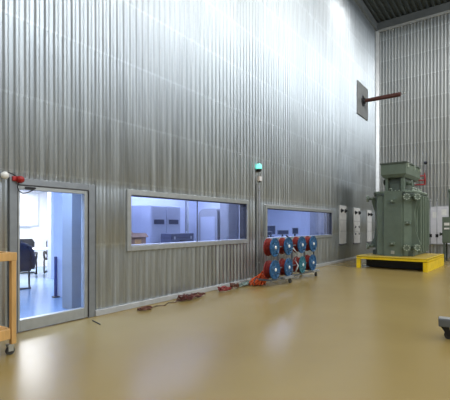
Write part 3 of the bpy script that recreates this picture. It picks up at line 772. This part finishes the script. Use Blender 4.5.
for P_, Q_ in ((A, B), (B, C_)):
    for i in range(4):
        j = (i+1) % 4; ub.bm.faces.new((P_[i], P_[j], Q_[j], Q_[i]))
ub.bm.faces.new(A); ub.bm.faces.new(C_)
ub.build('upper_box', 'green', t)
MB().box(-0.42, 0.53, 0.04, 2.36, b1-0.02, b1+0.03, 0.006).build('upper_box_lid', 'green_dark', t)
MB().cyl((-0.34, 0.42, 2.80), (-0.16, 0.42, 2.80), 0.07).cyl((-0.37, 0.42, 2.80), (-0.34, 0.42, 2.80), 0.11).build('side_valve', 'green_dark', t)
MB().cyl((0.54, 0.75, 2.74), (0.34, 0.75, 2.74), 0.08).cyl((0.54, 0.75, 2.74), (0.57, 0.75, 2.74), 0.11).build('side_valve', 'green', t)
for yy in (0.35, 1.3, 2.2):
    MB().box(0.495, 0.56, yy-0.1, yy-0.03, b1-0.16, b1-0.02, 0.005).build('clamp', 'green_light', t)
for i in range(4):
    MB().lathe((0.55, 0.9+0.42*i, 2.41), (0, 0, 1), [(0.08, 0), (0.08, 0.04), (0.05, 0.05), (0.06, 0.09), (0.04, 0.11), (0.055, 0.15), (0.02, 0.18)], 14).build('small_bushing', 'green_light', t)
MB().tube([(-0.05, -0.0, 2.43), (-0.05, -0.05, 2.5), (0.04, -0.05, 2.5), (0.04, 0, 2.43)], 0.015).build('lifting_eye', 'green_light', t)
# radiators / conservator pipes at the far end
for yy in (2.75, 2.95):
    MB().box(-0.6, 0.72, yy, yy+0.06, 0.3, 2.2, 0.015).build('radiator_fin', 'green', t)
MB().cyl((0.3, 2.55, 0.4), (0.3, 3.02, 0.4), 0.05).cyl((0.3, 2.55, 2.1), (0.3, 3.02, 2.1), 0.05).build('radiator_pipe', 'green', t)

# red open bracket on the end of the upper box
t = thing('red_bracket', 'small red open steel frame mounted on the end wall behind the transformer', 'bracket', (-3.60, LY-0.03, 3.66))
mb = MB()
for z in (0, 0.22, 0.44):
    mb.tube([(-0.48, -0.12, z), (0.12, -0.12, z)], 0.03, 8)
mb.tube([(0.12, -0.12, -0.02), (0.12, -0.12, 0.58)], 0.035, 8)
mb.build('frame', 'red', t)
MB().box(-0.1, -0.04, -0.12, 0, 0.1, 0.3).build('mount', 'plate', t)
t = thing('wall_camera', 'small black camera on a thin arm above the red bracket', 'camera', (-3.46, LY-0.03, 4.75))
MB().box(-0.05, 0.09, -0.24, -0.05, -0.06, 0.06, 0.015).build('housing', 'black', t)
MB().cyl((0, -0.14, 0), (0.0, -0.14, -0.62), 0.015).cyl((0, -0.14, -0.62), (0, 0, -0.62), 0.015).build('arm', 'grey_mid', t)
MB().cyl((0.02, -0.27, 0), (0.02, -0.24, 0), 0.035).build('lens', 'screen', t)

# white board on the end wall
t = thing('end_wall_board', 'large white notice board mounted low on the end wall', 'board', (-3.30, LY-0.03, 0.66))
MB().box(0, 1.7, -0.05, 0, 0, 1.72, 0.006).build('panel', 'board_white', t)
MB().prism([(0.0, 1.72), (0.12, 1.86), (1.6, 1.86), (1.7, 1.72)], 'y', -0.05, -0.01).build('header', 'board_white', t)
MB().box(0, 1.7, -0.08, 0, -0.04, 0.0).build('bottom_rail', 'frame', t)
for i, (x_, z_) in enumerate(((0.15, 1.3), (0.55, 1.42), (0.95, 1.15))):
    MB().box(x_, x_+0.22, -0.056, -0.05, z_, z_+0.30).build('paper_sheet', 'label_white', t)
# two earthing rods in a floor stand
for i, (x_, lab) in enumerate(((-3.14, 'thin grey earthing rod before the white board, nearer the transformer'), (-2.86, 'thin dark earthing rod before the white board, nearer the green cabinet'))):
    t = thing('earthing_rod', lab, 'rod', (x_, LY-0.75, 0), 0, 'earthing rods by the end wall')
    MB().cyl((0, 0, 0.06), (0, 0, 2.75), 0.018, n=10).build('rod', 'grey_mid', t)
    MB().lathe((0, 0, 0), (0, 0, 1), [(0.12, 0), (0.12, 0.03), (0.04, 0.07)], 16).build('base', 'black', t)
    MB().box(-0.06, 0.06, -0.04, 0.04, 1.0, 1.16, 0.01).build('clamp', 'black', t)
    MB().cyl((0, 0, 2.75), (0, 0, 2.86), 0.028, n=10).build('tip', 'grey_mid', t)
t = thing('distribution_box', 'small dark grey box on a stand beside the white end wall board', 'box', (-1.55, LY-0.62, 0))
MB().box(-0.6, 0.3, -0.12, 0.12, 0.25, 0.62, 0.01).build('housing', 'grey_mid', t)
MB().box(-0.55, -0.5, -0.1, 0.1, 0, 0.25).box(0.2, 0.25, -0.1, 0.1, 0, 0.25).build('leg', 'black', t)

# second green unit cut by the right edge of the photo
t = thing('green_switch_cabinet', 'grey-green cabinet with white labels and a round-topped post at the right edge', 'cabinet', (-2.37, 19.3, 0))
MB().box(-0.02, 0.95, 0, 0.9, 0.82, 1.95, 0.015).build('body', 'green', t)
MB().box(0.02, 0.90, -0.015, 0.0, 0.87, 1.36, 0.005).build('door', 'green', t)
MB().box(0.02, 0.90, -0.02, 0.0, 1.40, 1.91, 0.005).build('door', 'green', t)
for za, zb in ((1.58, 1.70), (1.41, 1.48)): MB().box(0.06, 0.26, -0.028, -0.02, za, zb).build('rating_label', 'label_white', t)
MB().cyl((0.27, 0.45, 1.95), (0.27, 0.45, 3.1), 0.085).sphere((0.27, 0.45, 3.1), 0.12, (1, 1, 0.9)).build('post', 'green', t)
for (x_, y_) in ((0.05, 0.06), (0.88, 0.06), (0.05, 0.84), (0.88, 0.84)):
    MB().box(x_-0.035, x_+0.035, y_-0.035, y_+0.035, 0, 0.83).build('leg', 'green_dark', t)
MB().cyl((-0.02, 0.3, 1.2), (-0.12, 0.3, 1.2), 0.05).cyl((-0.12, 0.3, 1.2), (-0.15, 0.3, 1.2), 0.08).build('outlet', 'green_dark', t)

# ------------------------------------------------------------------ platform cart, right edge
t = thing('trolley_base', 'narrow grey steel trolley beam on black casters at the right edge', 'trolley', (-0.81, 6.17, 0), math.radians(8))
MB().box(0, 1.1, 0, 0.16, 0.175, 0.285, 0.012).build('beam', 'cart_grey', t)
MB().box(0.01, 1.09, 0.01, 0.15, 0.285, 0.293, 0.003).build('wear_plate', 'plate', t)
MB().box(0.5, 0.6, 0.16, 0.8, 0.19, 0.28, 0.01).build('cross_member', 'cart_grey', t)
for (x_, y_) in ((0.085, 0.08), (1.0, 0.08)):
    MB().box(x_-0.05, x_+0.05, y_-0.05, y_+0.05, 0.16, 0.175).build('caster_plate', 'black', t)
    c = MB().prism([(x_-0.05, 0.16), (x_+0.05, 0.16), (x_+0.075, 0.05), (x_+0.03, 0.04)], 'y', y_-0.035, y_-0.027).prism([(x_-0.05, 0.16), (x_+0.05, 0.16), (x_+0.075, 0.05), (x_+0.03, 0.04)], 'y', y_+0.027, y_+0.035).build('caster', 'black', t)
    MB().cyl((x_+0.04, y_-0.024, 0.055), (x_+0.04, y_+0.024, 0.055), 0.055).build('wheel', 'rubber', c)
# ------------------------------------------------------------------ timber trolley, left edge
t = thing('timber_trolley', 'light pine timber trolley frame on casters at the left edge', 'trolley', (-4.95, 2.37, 0), math.radians(3))
LX = 0.06
def timber(x0, x1, y0, y1, z0, z1, nm):
    return MB().box(x0, x1, y0, y1, z0, z1, 0.005).build(nm, 'wood', t)
for (x_, y_) in ((-0.0, 0.0), (-0.0, -1.25), (-0.62, 0.0), (-0.62, -1.25)):
    timber(x_-0.06, x_, y_-0.06, y_, 0.13, 1.16, 'leg')
timber(-0.70, 0.01, -1.34, 0.01, 1.16, 1.25, 'top_board') if False else None
timber(-0.08, 0.005, -1.33, 0.005, 1.16, 1.26, 'top_rail'); timber(-0.70, -0.62, -1.33, 0.005, 1.16, 1.26, 'top_rail')
timber(-0.62, -0.08, -0.08, 0.0, 1.16, 1.26, 'top_rail'); timber(-0.62, -0.08, -1.33, -1.25, 1.16, 1.26, 'top_rail')
timber(-0.07, 0.005, -1.25, -0.075, 0.20, 0.32, 'bottom_rail'); timber(-0.69, -0.62, -1.25, -0.075, 0.20, 0.32, 'bottom_rail')
timber(-0.62, -0.075, -0.075, 0.0, 0.20, 0.30, 'bottom_rail')
MB().box(-0.62, -0.08, -1.25, -0.08, 0.30, 0.33).build('shelf', 'wood_dark', t)
for (x_, y_) in ((-0.04, -0.06), (-0.04, -1.25), (-0.66, -0.06), (-0.66, -1.25)):
    c = MB().box(x_-0.035, x_+0.035, y_-0.035, y_+0.035, 0.10, 0.13).box(x_-0.03, x_-0.022, y_-0.03, y_+0.03, 0.045, 0.10).box(x_+0.022, x_+0.03, y_-0.03, y_+0.03, 0.045, 0.10).build('caster', 'bolt', t)
    MB().cyl((x_-0.02, y_, 0.05), (x_+0.02, y_, 0.05), 0.05).build('wheel', 'rubber', c)

# ------------------------------------------------------------------ light
def area(name, loc, size, power, color=(1, 1, 1), rot=(0, 0, 0), sy=None):
    l = bpy.data.lights.new(name, 'AREA'); l.energy = power; l.color = color; l.size = size
    if sy: l.shape = 'RECTANGLE'; l.size_y = sy
    o = bpy.data.objects.new(name, l); COL.objects.link(o); o.location = loc; o.rotation_euler = rot; return o
for x_ in (-2.5, 3.0, 8.5):
    for y_ in (-4, 2.5, 9, 15.5, 20.0):
        if (x_, y_) == (-2.5, 20.0): continue
        area('high_bay_lamp', (x_, y_, 11.9), 1.1, 130 if x_ < 0 else 240, (1.0, 0.985, 0.96))
area('added_side_light', (XR-0.3, 7.0, 9.6), 2.8, 1700, (0.86, 0.93, 1.0), (0, math.radians(90), 0), sy=26)  # soft cool light added along the unseen right wall for sheen on metal
area('office_lamp_near', (-6.6, 3.0, 2.9), 0.8, 130, (0.36, 0.54, 1.0))
area('office_lamp_far', (-12.6, 5.6, 2.9), 3.2, 400, (1.0, 0.98, 0.94))
area('office_lamp_middle', (-8.9, 6.6, 2.9), 1.0, 90, (0.45, 0.6, 1.0))
area('lab_lamp', (-7.2, 7.2, 2.9), 0.5, 115, (0.66, 0.74, 1.0), sy=3.6)
area('control_lamp', (-7.6, 13.2, 2.9), 0.5, 115, (0.66, 0.74, 1.0), sy=4.5)

wd = bpy.data.worlds.new('World'); bpy.context.scene.world = wd; wd.use_nodes = True
wd.node_tree.nodes['Background'].inputs[0].default_value = (0.5, 0.55, 0.6, 1); wd.node_tree.nodes['Background'].inputs[1].default_value = 0.1

# ------------------------------------------------------------------ camera
cam = bpy.data.cameras.new('Camera'); co = bpy.data.objects.new('Camera', cam); COL.objects.link(co)
F = 389.0
cam.sensor_fit = 'HORIZONTAL'; cam.sensor_width = 36.0; cam.lens = 36.0*F/450.0
co.location = (0, 0, 1.6); co.rotation_euler = (PI/2, 0, math.atan(285/389))
cam.shift_y = 25/450.0     # level camera, horizon 25 px under the middle of the frame
cam.clip_end = 200
bpy.context.scene.camera = co
vs = bpy.context.scene.view_settings
vs.view_transform = 'Standard'; vs.look = 'None'; vs.exposure = 0.0; vs.gamma = 1.0
